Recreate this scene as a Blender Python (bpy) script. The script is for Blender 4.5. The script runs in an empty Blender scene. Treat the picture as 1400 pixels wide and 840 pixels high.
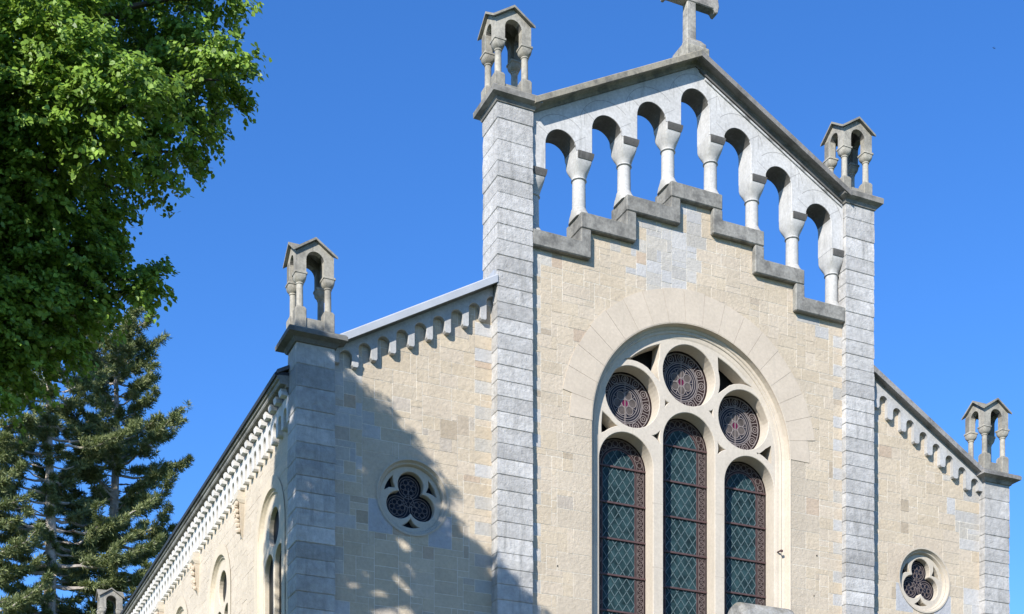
import bpy, bmesh, math, random
import numpy as np
from mathutils import Vector, Matrix

scene = bpy.context.scene
COL = scene.collection
R = math.radians
PI = math.pi

# ------------------------------------------------------------------ camera, sky, sun, exposure
YAW = math.atan2(.4147, .91)
cam_d = bpy.data.cameras.new('camera')
cam = bpy.data.objects.new('camera', cam_d)
COL.objects.link(cam)
cam.location = (-18.004, -29.0, 1.6)
cam.rotation_euler = (PI / 2, 0, -YAW)
cam_d.sensor_width = 36
cam_d.lens = 1972 / 1400 * 36
cam_d.shift_y = 986 / 1400
cam_d.clip_start = .1
cam_d.clip_end = 5000
scene.camera = cam

SUN = Vector((-1.18, -1.0, .90)).normalized()
world = bpy.data.worlds.new('World')
scene.world = world
world.use_nodes = True
wn = world.node_tree.nodes
sky = wn.new('ShaderNodeTexSky')
sky.sky_type = 'NISHITA'
sky.sun_disc = False
sky.sun_elevation = math.asin(SUN.z)
sky.sun_rotation = math.atan2(SUN.x, SUN.y) % (2 * PI)
sky.altitude = 400
sky.air_density = 1.0
sky.dust_density = 0.0
sky.ozone_density = 6.0
hsv = wn.new('ShaderNodeHueSaturation')            # a very clear, dry-air blue
hsv.inputs['Saturation'].default_value = 1.17
hsv.inputs['Hue'].default_value = .508
world.node_tree.links.new(sky.outputs[0], hsv.inputs['Color'])
world.node_tree.links.new(hsv.outputs[0], wn['Background'].inputs[0])
wn['Background'].inputs[1].default_value = .15

sun_d = bpy.data.lights.new('sun', 'SUN')
sun_d.energy = 5.0
sun_d.angle = R(.53)
sun_d.color = (1.0, .95, .87)
sun = bpy.data.objects.new('sun', sun_d)
COL.objects.link(sun)
sun.rotation_euler = (-SUN).to_track_quat('-Z', 'Y').to_euler()
sun.location = SUN * 80

scene.view_settings.view_transform = 'Standard'
scene.view_settings.look = 'None'
scene.view_settings.gamma = 1.0
scene.view_settings.exposure = 0.72
scene.view_settings.use_curve_mapping = False
scene.cycles.max_bounces = 6
scene.cycles.transparent_max_bounces = 4

rng = random.Random(7)

# ------------------------------------------------------------------ materials
def newmat(name):
    m = bpy.data.materials.new(name)
    m.use_nodes = True
    nt = m.node_tree
    return m, nt, nt.nodes['Principled BSDF']

def N(nt, typ, **kw):
    n = nt.nodes.new(typ)
    for k, v in kw.items():
        setattr(n, k, v)
    return n

def noise(nt, scale, detail=4, rough=.55, stretch=None, seed=0.):
    tc = N(nt, 'ShaderNodeNewGeometry')
    mp = N(nt, 'ShaderNodeMapping')
    if stretch:
        mp.inputs['Scale'].default_value = stretch
    mp.inputs['Location'].default_value = (seed, seed * 1.7, seed * .3)
    nt.links.new(tc.outputs['Position'], mp.inputs['Vector'])
    n = N(nt, 'ShaderNodeTexNoise')
    n.inputs['Scale'].default_value = scale
    n.inputs['Detail'].default_value = detail
    n.inputs['Roughness'].default_value = rough
    nt.links.new(mp.outputs[0], n.inputs['Vector'])
    return n.outputs['Fac']

def ramp(nt, fac, p0, p1, c0, c1):
    r = N(nt, 'ShaderNodeValToRGB')
    e = r.color_ramp.elements
    e[0].position, e[1].position = p0, p1
    e[0].color = (*c0, 1) if len(c0) == 3 else c0
    e[1].color = (*c1, 1) if len(c1) == 3 else c1
    nt.links.new(fac, r.inputs[0])
    return r.outputs[0]

def mix(nt, fac, a, b, mode='MIX'):
    m = N(nt, 'ShaderNodeMix', data_type='RGBA', blend_type=mode)
    for sock, v in ((m.inputs[0], fac), (m.inputs[6], a), (m.inputs[7], b)):
        if hasattr(v, 'is_linked') or hasattr(v, 'links'):
            nt.links.new(v, sock)
        elif isinstance(v, (int, float)):
            sock.default_value = v
        else:
            sock.default_value = (*v, 1)
    return m.outputs[2]

def stone(name, rough=.9, grain=14, bump=.35, bumpdist=.02, streak=0., streak_col=(.10, .10, .095), lichen=0.,
          lichen_col=(.16, .14, .09), mottle=.25, soot=0.):
    """stone whose own colour per block comes from the mesh attribute 'tint'"""
    m, nt, b = newmat(name)
    at = N(nt, 'ShaderNodeAttribute', attribute_name='tint')
    c = at.outputs['Color']
    f = noise(nt, grain, 6, .65)
    c = mix(nt, mottle, c, ramp(nt, f, .3, .7, (.35, .34, .33), (1.25, 1.25, 1.25)), 'MULTIPLY')
    f2 = noise(nt, 1.3, 4, .6, seed=3.)
    c = mix(nt, mottle * .9, c, ramp(nt, f2, .35, .68, (.55, .54, .52), (1.15, 1.15, 1.15)), 'MULTIPLY')
    if streak:
        f3 = noise(nt, 3.2, 5, .62, stretch=(1.6, 1.6, .22), seed=5.)
        c = mix(nt, ramp(nt, f3, .55, .75, (0, 0, 0), (streak, streak, streak)), c, streak_col)
    if soot:
        f5 = noise(nt, 2.3, 7, .7, seed=11.)
        c = mix(nt, ramp(nt, f5, .47, .62, (0, 0, 0), (soot, soot, soot)), c, (.085, .083, .078))
    if lichen:
        g = N(nt, 'ShaderNodeNewGeometry')
        sx = N(nt, 'ShaderNodeSeparateXYZ')
        nt.links.new(g.outputs['True Normal'], sx.inputs[0])
        up = N(nt, 'ShaderNodeMath', operation='MULTIPLY')
        up.use_clamp = True
        nt.links.new(sx.outputs['Z'], up.inputs[0])
        f4 = noise(nt, 6, 5, .7, seed=9.)
        nt.links.new(ramp(nt, f4, .38, .6, (0, 0, 0), (lichen, lichen, lichen)), up.inputs[1])
        c = mix(nt, up.outputs[0], c, lichen_col)
    nt.links.new(c, b.inputs['Base Color'])
    b.inputs['Roughness'].default_value = rough
    b.inputs['Specular IOR Level'].default_value = .25
    bp = N(nt, 'ShaderNodeBump')
    bp.inputs['Strength'].default_value = bump
    bp.inputs['Distance'].default_value = bumpdist
    nt.links.new(noise(nt, grain * .8, 7, .7, seed=2.), bp.inputs['Height'])
    nt.links.new(bp.outputs[0], b.inputs['Normal'])
    return m

def plain(name, col, rough=.6, metal=0., spec=.4, bump=0., nscale=8, var=.2):
    m, nt, b = newmat(name)
    f = noise(nt, nscale, 5, .6)
    lo = tuple(max(0, x * (1 - var)) for x in col)
    hi = tuple(min(1, x * (1 + var)) for x in col)
    nt.links.new(ramp(nt, f, .3, .7, lo, hi), b.inputs['Base Color'])
    b.inputs['Roughness'].default_value = rough
    b.inputs['Metallic'].default_value = metal
    b.inputs['Specular IOR Level'].default_value = spec
    if bump:
        bp = N(nt, 'ShaderNodeBump')
        bp.inputs['Strength'].default_value = bump
        bp.inputs['Distance'].default_value = .02
        nt.links.new(noise(nt, nscale * 2, 6, .65), bp.inputs['Height'])
        nt.links.new(bp.outputs[0], b.inputs['Normal'])
    return m

M_RUBBLE = stone('beige_ashlar', grain=13, bump=.75, bumpdist=.03, streak=.2, streak_col=(.29, .25, .19), mottle=.19)
M_PIER = stone('grey_limestone', grain=7, bump=.8, bumpdist=.05, streak=.8, streak_col=(.20, .198, .19), mottle=.4)
M_SMOOTH = stone('smooth_limestone', grain=17, bump=.3, bumpdist=.012, streak=.62, streak_col=(.21, .205, .19), mottle=.32)
M_CREAM = stone('cream_sandstone', grain=18, bump=.22, bumpdist=.01, streak=.3, streak_col=(.30, .27, .22), mottle=.17)
M_WEATHER = stone('weathered_stone', grain=16, bump=.5, bumpdist=.02, streak=.65, soot=.7, lichen=.85, mottle=.45)
M_TURRET = stone('turret_stone', grain=18, bump=.4, bumpdist=.015, streak=.85, streak_col=(.10, .096, .085), soot=.5, lichen=.7, mottle=.4)
M_DARKCOP = stone('blackened_stone', grain=16, bump=.4, bumpdist=.015, streak=.5, soot=.7, lichen=.6, lichen_col=(.26, .22, .14), mottle=.3)
M_ZINC = plain('zinc_flashing', (.40, .415, .435), .55, .2, .5, var=.08, nscale=2)
M_ROOF = plain('slate_roof', (.09, .09, .10), .6, 0, .4, bump=.4, nscale=5)
M_GUTTER = plain('dark_gutter', (.035, .035, .04), .5, .2, .4)
M_LEAD = plain('lead_came', (.085, .125, .135), .6, .0, .3, var=.15)
M_ROSE = plain('rosette_came', (.20, .175, .17), .6, 0, .1, var=.2)
M_TRACE = plain('painted_scroll_lines', (.125, .10, .095), .6, 0, .3, var=.2)
M_BAR = plain('saddle_bar', (.075, .045, .045), .6, 0, .3)
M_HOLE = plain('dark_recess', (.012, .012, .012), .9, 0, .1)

def glass(name, col, rough=.3, spec=.08, var=.35, nscale=2.5):
    m = plain(name, col, rough, 0, spec, var=var, nscale=nscale)
    return m
M_QUARRY = glass('teal_quarry_glass', (.019, .040, .045), var=.6, nscale=4.5)
M_BORDER = glass('maroon_border_glass', (.026, .017, .018), nscale=9, var=.5)
M_MAUVE = glass('mauve_glass', (.085, .073, .068), nscale=5, var=.45)
M_RUBY = glass('ruby_glass', (.09, .012, .04))
M_NAVY = glass('navy_glass', (.017, .019, .028))
M_BLACK = glass('black_glass', (.007, .009, .016))
M_DIM = glass('dim_side_glass', (.012, .014, .014), .4)

# ------------------------------------------------------------------ mesh builder
WHITE = (.8, .8, .8)
class MB:
    def __init__(s):
        s.v, s.f, s.t, s.m = [], [], [], []
    def poly(s, pts, tint=WHITE, mat=0):
        i = len(s.v)
        s.v += [tuple(p) for p in pts]
        s.f.append(tuple(range(i, i + len(pts))))
        s.t.append(tint); s.m.append(mat)
    def raw(s, verts, faces, tint=WHITE, mat=0):
        i = len(s.v)
        s.v += [tuple(p) for p in verts]
        for f in faces:
            s.f.append(tuple(i + k for k in f)); s.t.append(tint); s.m.append(mat)
    def box(s, x0, x1, y0, y1, z0, z1, tint=WHITE, mat=0):
        v = [(x0, y0, z0), (x1, y0, z0), (x1, y1, z0), (x0, y1, z0), (x0, y0, z1), (x1, y0, z1), (x1, y1, z1), (x0, y1, z1)]
        s.raw(v, [(3, 2, 1, 0), (4, 5, 6, 7), (0, 1, 5, 4), (1, 2, 6, 5), (2, 3, 7, 6), (3, 0, 4, 7)], tint, mat)
    def prism(s, uv, d0, d1, fm, tint=WHITE, mat=0):
        """closed prism of the 2-D polygon uv between depths d0, d1 mapped by fm(u, v, d)"""
        n = len(uv)
        v = [fm(u, w, d0) for u, w in uv] + [fm(u, w, d1) for u, w in uv]
        f = [tuple(range(n)), tuple(range(2 * n - 1, n - 1, -1))]
        f += [(k, n + k, n + (k + 1) % n, (k + 1) % n) for k in range(n)]
        s.raw(v, f, tint, mat)
    def loft(s, rings, tint=WHITE, mat=0, caps=True, closed=True):
        n = len(rings[0])
        v = [p for r in rings for p in r]
        f = []
        for a in range(len(rings) - 1):
            for k in range(n if closed else n - 1):
                f.append((a * n + k, a * n + (k + 1) % n, (a + 1) * n + (k + 1) % n, (a + 1) * n + k))
        if caps:
            f.append(tuple(range(n - 1, -1, -1)))
            f.append(tuple((len(rings) - 1) * n + k for k in range(n)))
        s.raw(v, f, tint, mat)
    def revolve(s, prof, cx, cy, n=16, tint=WHITE, mat=0):
        rings = [[(cx + r * math.cos(2 * PI * k / n), cy + r * math.sin(2 * PI * k / n), z) for k in range(n)] for r, z in prof]
        s.loft(rings, tint, mat)
    def rectloft(s, prof, x0, x1, y0, y1, tint=WHITE, mat=0):
        """stack of rectangles grown by an overhang: prof = [(overhang, z)]"""
        rings = [[(x0 - o, y0 - o, z), (x1 + o, y0 - o, z), (x1 + o, y1 + o, z), (x0 - o, y1 + o, z)] for o, z in prof]
        s.loft(rings, tint, mat)
    def sweep(s, path, prof, tint=WHITE, mat=0):
        """profile [(y, dz)] swept along [(x, z)] with vertical shear (true mitres)"""
        s.loft([[(x, y, z + dz) for y, dz in prof] for x, z in path], tint, mat)
    def sweep_y(s, y0, y1, prof, tint=WHITE, mat=0):
        s.loft([[(x, y, z) for x, z in prof] for y in (y0, y1)], tint, mat)
    def build(s, name, mats, parent=None, bevel=0., smooth=None, recalc=True, seg=1):
        me = bpy.data.meshes.new(name)
        me.from_pydata(s.v, [], s.f)
        for m in (mats if isinstance(mats, (list, tuple)) else [mats]):
            me.materials.append(m)
        me.polygons.foreach_set('material_index', s.m)
        ca = me.color_attributes.new('tint', 'FLOAT_COLOR', 'CORNER')
        cols = []
        for p, t in zip(s.f, s.t):
            cols += [t[0], t[1], t[2], 1.] * len(p)
        ca.data.foreach_set('color', cols)
        if recalc:
            bm = bmesh.new(); bm.from_mesh(me)
            bmesh.ops.recalc_face_normals(bm, faces=bm.faces)
            bm.to_mesh(me); bm.free()
        if smooth is not None:
            me.polygons.foreach_set('use_smooth', [True] * len(me.polygons))
            me.set_sharp_from_angle(angle=R(smooth))
        me.update()
        o = bpy.data.objects.new(name, me)
        COL.objects.link(o)
        if parent: o.parent = parent
        if bevel:
            md = o.modifiers.new('bevel', 'BEVEL')
            md.width = bevel; md.segments = seg; md.limit_method = 'ANGLE'; md.angle_limit = R(40)
        return o

def front(y0):
    return lambda u, v, d: (u, y0 + d, v)
def leftside(x0):
    return lambda u, v, d: (x0 + d, u, v)
def rightside(x0):
    return lambda u, v, d: (x0 - d, u, v)

def arc(cx, cz, r, a0, a1, n):
    return [(cx + r * math.cos(R(a0 + (a1 - a0) * k / n)), cz + r * math.sin(R(a0 + (a1 - a0) * k / n))) for k in range(n + 1)]
def circle(cx, cz, r, n=40):
    return arc(cx, cz, r, 0, 360, n)[:-1]
def archpoly(cx, spring, r, bottom, n=24):
    return [(cx + r, bottom)] + arc(cx, spring, r, 0, 180, n) + [(cx - r, bottom)]
def offpoly(cx, spring, r, bottom, n=24):
    return archpoly(cx, spring, r, bottom, n)

def plate(mb, outlines, d0, d1, fm, bevel=0., tint=WHITE, mat=0, shade_crust=None):
    """flat slab with holes (first outline minus the others) between depths d0 < d1 (d0 is the visible face)"""
    cu = bpy.data.curves.new('plate', 'CURVE')
    cu.dimensions = '2D'; cu.fill_mode = 'BOTH'
    for pts in outlines:
        sp = cu.splines.new('POLY')
        sp.points.add(len(pts) - 1)
        for p, (u, v) in zip(sp.points, pts):
            p.co = (u, v, 0, 1)
        sp.use_cyclic_u = True
    cu.extrude = (d1 - d0) / 2 - bevel
    cu.bevel_depth = bevel
    cu.bevel_resolution = 0
    cu.offset = -bevel
    ob = bpy.data.objects.new('plate', cu)
    COL.objects.link(ob)
    dg = bpy.context.evaluated_depsgraph_get()
    me = bpy.data.meshes.new_from_object(ob.evaluated_get(dg))
    c = (d0 + d1) / 2
    bm = bmesh.new(); bm.from_mesh(me)
    bmesh.ops.remove_doubles(bm, verts=bm.verts, dist=1e-5)
    vs = [fm(v.co.x, v.co.y, c - v.co.z) for v in bm.verts]
    bm.verts.index_update()
    fs = [tuple(v.index for v in f.verts) for f in bm.faces]
    bm.free()
    bpy.data.objects.remove(ob); bpy.data.curves.remove(cu); bpy.data.meshes.remove(me)
    if shade_crust is None:
        mb.raw(vs, fs, tint, mat)
        return
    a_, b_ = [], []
    for f in fs:                                     # painted shade and black soot crust on the sheltered undersides of the arches
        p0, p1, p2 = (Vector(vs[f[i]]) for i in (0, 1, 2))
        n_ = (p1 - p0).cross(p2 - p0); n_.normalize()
        (b_ if abs(n_.z) > .30 and len(f) <= 4 and shade_crust(Vector(vs[f[0]])) else a_).append(f)
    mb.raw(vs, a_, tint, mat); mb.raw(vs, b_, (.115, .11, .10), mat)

# ---- convex 2-D clipping
def clip(poly, nx, nz, d, keep_in=True):
    out = []
    s = 1 if keep_in else -1
    n = len(poly)
    for i in range(n):
        a, b = poly[i], poly[(i + 1) % n]
        da = s * (d - nx * a[0] - nz * a[1]); db = s * (d - nx * b[0] - nz * b[1])
        if da >= 0: out.append(a)
        if (da > 0 and db < 0) or (da < 0 and db > 0):
            t = da / (da - db)
            out.append((a[0] + t * (b[0] - a[0]), a[1] + t * (b[1] - a[1])))
    return out
def area(p):
    return .5 * sum(p[i][0] * p[(i + 1) % len(p)][1] - p[(i + 1) % len(p)][0] * p[i][1] for i in range(len(p)))
def edges(hole):
    if area(hole) < 0: hole = hole[::-1]
    out = []
    for i in range(len(hole)):
        a, b = hole[i], hole[(i + 1) % len(hole)]
        nx, nz = b[1] - a[1], -(b[0] - a[0])
        l = math.hypot(nx, nz)
        if l < 1e-9: continue
        nx /= l; nz /= l
        out.append((nx, nz, nx * a[0] + nz * a[1]))
    return out
def subtract(poly, hole_edges):
    res, rem = [], poly
    for nx, nz, d in hole_edges:
        o = clip(rem, nx, nz, d, False)
        if len(o) > 2 and abs(area(o)) > 1e-5: res.append(o)
        rem = clip(rem, nx, nz, d, True)
        if len(rem) < 3 or abs(area(rem)) < 1e-6: return res
    return res
def intersect(poly, e):
    for nx, nz, d in e:
        poly = clip(poly, nx, nz, d, True)
        if len(poly) < 3: return []
    return poly

BEIGE = [(.482, .408, .310), (.494, .418, .32), (.472, .396, .296), (.498, .425, .334), (.482, .411, .318), (.486, .411, .31)]
def beige(r):
    c = r.choice(BEIGE)
    if r.random() < .10: c = r.choice([(.385, .32, .24), (.405, .34, .262), (.415, .365, .305), (.44, .35, .265)])
    return tint_k(c, r.uniform(.96, 1.04))
def greyb(r):
    k = r.uniform(.38, .46); q = r.uniform(0, .45)
    return (k * (1 + .06 * q), k * (.985 - .06 * q), k * (.97 - .28 * q))
MORTAR = (.66, .615, .53)
def tint_k(c, k): return tuple(x * k for x in c)

def blockwall(mb, u0, u1, v0, v1, regions, holes, fm, seed, colour, cu=.135, cv=.142, fixed=(), depth=.10, gap=.014, sizes=((2, .70), (3, .12), (1, .18)), wid=(2, 5)):
    """irregular ashlar: rectangles packed on a grid, clipped to the regions and cut by the holes"""
    r = random.Random(seed)
    nu, nv = int(round((u1 - u0) / cu)), int(round((v1 - v0) / cv))
    cu, cv = (u1 - u0) / nu, (v1 - v0) / nv
    used = np.zeros((nv, nu), bool)
    rects = []
    for (a, b, c, d, col) in fixed:
        i0, i1 = max(0, round((a - u0) / cu)), min(nu, round((b - u0) / cu))
        j0, j1 = max(0, round((c - v0) / cv)), min(nv, round((d - v0) / cv))
        if i1 <= i0 or j1 <= j0 or used[j0:j1, i0:i1].any(): continue
        used[j0:j1, i0:i1] = True
        rects.append((u0 + i0 * cu, u0 + i1 * cu, v0 + j0 * cv, v0 + j1 * cv, col))
    for j in range(nv):
        i = 0
        while i < nu:
            if used[j, i]:
                i += 1; continue
            x = r.random(); h = 1
            for hh, p in sizes:
                if x < p: h = hh; break
                x -= p
            w = r.randint(*wid)
            if h == 1: w = max(2, w - 1)
            while i + w > nu or used[j, i:i + w].any(): w -= 1
            if nu - (i + w) == 1 and not used[j, nu - 1]: w += 1
            while j + h > nv or used[j:j + h, i:i + w].any(): h -= 1
            used[j:j + h, i:i + w] = True
            rects.append((u0 + i * cu, u0 + (i + w) * cu, v0 + j * cv, v0 + (j + h) * cv, None))
            i += w
    regs = [edges(x) for x in regions]
    hs = [edges(x) for x in holes]
    for (a, b, c, d, col) in rects:
        g = gap * r.uniform(.5, 1.2)
        q = [(a + g * .5, c + g * .5), (b - g * .5, c + g * .5), (b - g * .5, d - g * .5), (a + g * .5, d - g * .5)]
        t = col(r) if callable(col) else col if col else colour((a + b) / 2, (c + d) / 2, r)
        pr = r.uniform(.001, .006)
        for e in regs:
            pieces = [intersect(q, e)]
            for h in hs:
                nxt = []
                for p in pieces:
                    if len(p) > 2: nxt += subtract(p, h)
                pieces = nxt
            for p in pieces:
                if len(p) > 2 and abs(area(p)) > 2e-4:
                    mb.prism(p, -pr, depth, fm, t)
    for reg in regions:                              # the mortar bed the blocks sit in
        pieces = [list(reg)]
        for h in hs:
            nxt = []
            for p in pieces: nxt += subtract(p, h)
            pieces = nxt
        for p in pieces:
            if len(p) > 2: mb.prism(p, .001, .5, fm, MORTAR)

# ------------------------------------------------------------------ tags
def tag(o, label=None, cat=None, group=None, kind=None):
    if label: o['label'] = label
    if cat: o['category'] = cat
    if group: o['group'] = group
    if kind: o['kind'] = kind
    return o
def empty(name, loc, parent=None):
    o = bpy.data.objects.new(name, None)
    o.empty_display_size = .5
    COL.objects.link(o); o.location = loc
    if parent: o.parent = parent
    return o
def copy_tree(o, parent=None):
    c = o.copy(); COL.objects.link(c); c.parent = parent
    for ch in list(o.children): copy_tree(ch, c)
    return c

# ------------------------------------------------------------------ ground
mg, nt, b = newmat('lawn_grass')
nt.links.new(ramp(nt, noise(nt, .6, 8, .7), .3, .7, (.035, .06, .015), (.07, .11, .03)), b.inputs['Base Color'])
b.inputs['Roughness'].default_value = .95
g = MB(); g.poly([(-3000, -3000, 0), (3000, -3000, 0), (3000, 3000, 0), (-3000, 3000, 0)])
tag(g.build('ground', mg, recalc=False), kind='structure')
mp_ = plain('gravel', (.07, .067, .06), .95, bump=.6, nscale=30)
g = MB(); g.poly([(-13, -14, .004), (13, -14, .004), (13, .2, .004), (-13, .2, .004)]); g.poly([(-3, -60, .004), (3, -60, .004), (3, -14, .004), (-3, -14, .004)])
tag(g.build('forecourt', mp_, recalc=False), kind='structure')

# ------------------------------------------------------------------ the church
church = empty('church', (0, 0, 0))
tag(church, 'beige stone church front with an open arcaded gable, grey piers and a traceried arched window', 'church')

TAN = .545
YW, YWING, YARC = .16, .33, .10
STEPZ = [19.05, 19.71, 20.38, 20.98]                 # underside of each coping
NAVE_L = 27.1
CZ, RO, RV = 15.45, 2.72, 3.50                       # great window: centre height, opening, outer arch ring
ZB = 7.2                                             # sill of the great window

# central wall
def central_colour(u, v, r):
    if (v > 18.9 and -2.4 < u < .2 and r.random() < .62) or (v > 18.2 and -1.6 < u < -.2 and r.random() < .55): return greyb(r)
    if v > 18.6 and abs(u) > 3.2 and r.random() < .4: return greyb(r)
    return beige(r)
jamb = []
z = ZB; k = 0
while z < CZ - .2:
    w = .52 if k % 2 else .85
    h = rng.choice([.43, .43, .57])
    for s in (-1, 1):
        a, b2 = sorted((s * (RO - .05), s * (RO + w)))
        jamb.append((a, b2, z, z + h, lambda r: tint_k((.465, .40, .315), r.uniform(.95, 1.04))))
    z += h; k += 1
quoin = []
for i in range(34):
    zz = .5 + i * .64
    for s in (-1, 1):
        a, b2 = sorted((s * 4.28, s * 3.98))
        quoin.append((a, b2, zz, zz + .29, greyb))
wall = MB()
regs = []
sx = [-4.28, -2.80, -1.625, -.447, .447, 1.625, 2.80, 4.28]
sz = [STEPZ[0], STEPZ[1], STEPZ[2], STEPZ[3], STEPZ[2], STEPZ[1], STEPZ[0]]
for i in range(7):
    regs.append([(sx[i], 0), (sx[i + 1], 0), (sx[i + 1], sz[i] + .05), (sx[i], sz[i] + .05)])
hole = archpoly(0, CZ, RO, ZB, 40)
blockwall(wall, -4.28, 4.28, 0, 21.0, regs, [hole], front(YW), 11, central_colour, fixed=jamb + quoin)
for x, zz, w in ((3.50, 13.2, .03), (3.42, 12.2, .02), (-3.6, 12.0, .02)):   # weathered pits
    wall.box(x, x + w, YW - .014, YW + .02, zz, zz + .035, (.05, .045, .04))
wall.build('front_wall', M_RUBBLE, church)

# wing walls
for s in (-1, 1):
    wg = MB()
    top = lambda x: 15.92 + (8.58 - abs(x)) * TAN + .24
    a, b2 = sorted((s * 5.13, s * 8.84))
    reg = [(a, 0), (b2, 0), (b2, top(b2)), (a, top(a))]
    def wc(u, v, r, s=s):
        d = 8.84 - abs(u)
        if s > 0 and r.random() < (1.2 - d * .9 if v > 14.2 else 1.1 - d * 1.5): return greyb(r)
        if s < 0 and d < 1.0 and v > 13.2 and r.random() < .5: return greyb(r)
        if s < 0 and d < .45 and r.random() < .5: return greyb(r)
        return beige(r)
    q = []
    for i in range(30):
        zz = .3 + i * .64
        a1, b1 = sorted((s * 5.14, s * 5.56)); q.append((a1, b1, zz, zz + .29, greyb))
    rc = [(s * 7.0 - 1.15, s * 7.0 - .3, 12.9, 13.9), (s * 7 - .3, s * 7 + .55, 13.2, 14.2), (s * 7 + .4, s * 7 + 1.2, 12.9, 13.75)]
    for e in rc: q.append((*e, (.48, .405, .315)))
    q += [(s * 7 - .95, s * 7 - .4, 12.2, 12.9, (.38, .385, .40)), (s * 7 + .35, s * 7 + .9, 12.15, 12.8, (.38, .385, .40))]
    blockwall(wg, min(a, b2), max(a, b2), 0, 18.2, [reg], [circle(s * 7.0, 13.1, .80, 32)], front(YWING), 21 + s, wc, fixed=q)
    wg.build('wing_wall', M_RUBBLE, church)

# piers: courses of rock-faced grey blocks
def pier(name, x0, x1, y0, y1, ztop, seed, course=.345, parent=church, base=(.475, .467, .455)):
    r = random.Random(seed)
    mb = MB(); z = 0
    while z < ztop - .01:
        h = min(course, ztop - z)
        if z > ztop - 1.6: h = min(.47, ztop - z)
        if ztop - z - h < .15: h = ztop - z
        k = r.uniform(.84, 1.10)
        if r.random() < .12: k *= .85
        p = r.uniform(-.002, .008)
        t = tuple(c * k for c in base)
        g2 = .0035
        prof = [(p - .010, z + g2), (p, z + .016), (p + r.uniform(-.005, .005), z + h * .6), (p - .008, z + h - g2)]
        mb.rectloft(prof, x0, x1, y0, y1, t)
        z += h
    mb.rectloft([(-.02, 0), (-.02, ztop)], x0, x1, y0, y1, (.46, .46, .45))
    return mb.build(name, M_PIER, parent)
for s in (-1, 1):
    a, b2 = sorted((s * 4.28, s * 5.14))
    pier('pier', a, b2, 0, .81, 22.1, 31 + s)
    a, b2 = sorted((s * 8.82, s * 9.655))
    pier('corner_pier', a, b2, .12, .78, 15.93, 41 + s)
    pier('corner_pier', a, b2, NAVE_L - .7, NAVE_L + .12, 15.93, 51 + s)

# stepped coping under the arcade (open steps with an upright block at every riser)
COPT = (.265, .258, .235)
for i in range(7):
    c = MB()
    j = i if i <= 3 else 6 - i
    zb = STEPZ[j]; zt = zb + .365
    x0, x1 = sx[i], sx[i + 1]
    if i == 0: x0 += .0
    ya, yb = .012, .78
    xl = x0 - (.26 if 0 < i <= 3 else 0)
    xr = x1 + (.26 if 3 <= i < 6 else 0)
    post = STEPZ[j + 1] - .004 if j < 3 else 0
    if i < 3:
        poly = [(xl if i == 0 else x0, zb), (x1, zb), (x1, post), (x1 - .26, post), (x1 - .26, zt), (xl, zt), (xl, zb + .002), (x0, zb + .002)]
        poly = [(max(xl, -4.275), zb), (x1, zb), (x1, post), (x1 - .26, post), (x1 - .26, zt), (max(xl, -4.275), zt)]
    elif i > 3:
        poly = [(x0, zb), (min(xr, 4.275), zb), (min(xr, 4.275), zt), (x0 + .26, zt), (x0 + .26, post), (x0, post)]
    else:
        poly = [(xl, zb), (xr, zb), (xr, zt), (xl, zt)]
    c.prism(poly, ya + .003 * (i % 2), yb, lambda u, v, d: (u, d, v), tint_k(COPT, rng.uniform(.92, 1.1)))
    c.build('stepped_coping', M_WEATHER, church, bevel=.022)

# arcade gable: a slab cut by seven stilted arches that step up to the middle
PITCH, AR = 1.175, .385
CAPX = [-4.113 + .0, -2.937, -1.762, -.587, .587, 1.762, 2.937, 4.113]
CAPZ = [20.83, 21.47, 22.09, 22.73, 22.73, 22.09, 21.47, 20.83]
GT = .521
def gtop(x): return 24.43 - .20 - abs(x) * GT
outer = []
xs = [-4.27]
bottom = []
for k in range(8):
    hw = .205
    l, r_ = CAPX[k] - hw, CAPX[k] + hw
    if k == 0: l = -4.275; r_ = -3.91
    if k == 7: l = 3.91; r_ = 4.275
    bottom += [(l, CAPZ[k]), (r_, CAPZ[k])]
    if k < 7:
        cx = PITCH * (k - 3); cz = 23.70 - AR - abs(k - 3) * .625
        la = CAPX[k + 1] - hw if k < 6 else 3.91
        ra = r_
        rr = (la - ra) / 2; cc = (la + ra) / 2
        bottom += [(cc - rr * math.cos(R(a)), cz + rr * math.sin(R(a))) for a in range(0, 181, 9)]
outer = bottom + [(4.275, gtop(4.275)), (0, gtop(0)), (-4.275, gtop(4.275))]
ag = MB()
LIME = (.51, .505, .495)
plate(ag, [outer], YARC, .65, lambda u, v, d: (u, d, v), bevel=.012, tint=LIME, shade_crust=lambda p: p.z < gtop(p.x) - .1 and p.z > 20.9)
# thin joints between the arch stones
def joint(mb, pts, w=.009, y=YARC - .0015, tint=(.26, .255, .25)):
    for (a, b2) in zip(pts[:-1], pts[1:]):
        dx, dz = b2[0] - a[0], b2[1] - a[1]; l = math.hypot(dx, dz) or 1
        nx, nz = -dz / l * w / 2, dx / l * w / 2
        mb.prism([(a[0] + nx, a[1] + nz), (b2[0] + nx, b2[1] + nz), (b2[0] - nx, b2[1] - nz), (a[0] - nx, a[1] - nz)], y, y + .01, lambda u, v, d: (u, d, v), tint)
for k in range(7):
    cx = PITCH * (k - 3); cz = 23.70 - AR - abs(k - 3) * .625
    pts = [p for p in arc(cx, cz, .72, 12, 168, 22) if p[1] < gtop(p[0]) - .03]
    if k < 3: pts = [p for p in pts if p[0] < cx + .52]
    if k > 3: pts = [p for p in pts if p[0] > cx - .52]
    joint(ag, pts)
    for a in (32, 148):
        if rng.random() < .8:
            p = [(cx + q * math.cos(R(a)), cz + q * math.sin(R(a))) for q in (.40, .72)]
            if p[1][1] < gtop(p[1][0]) - .05: joint(ag, p, .007)
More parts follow.
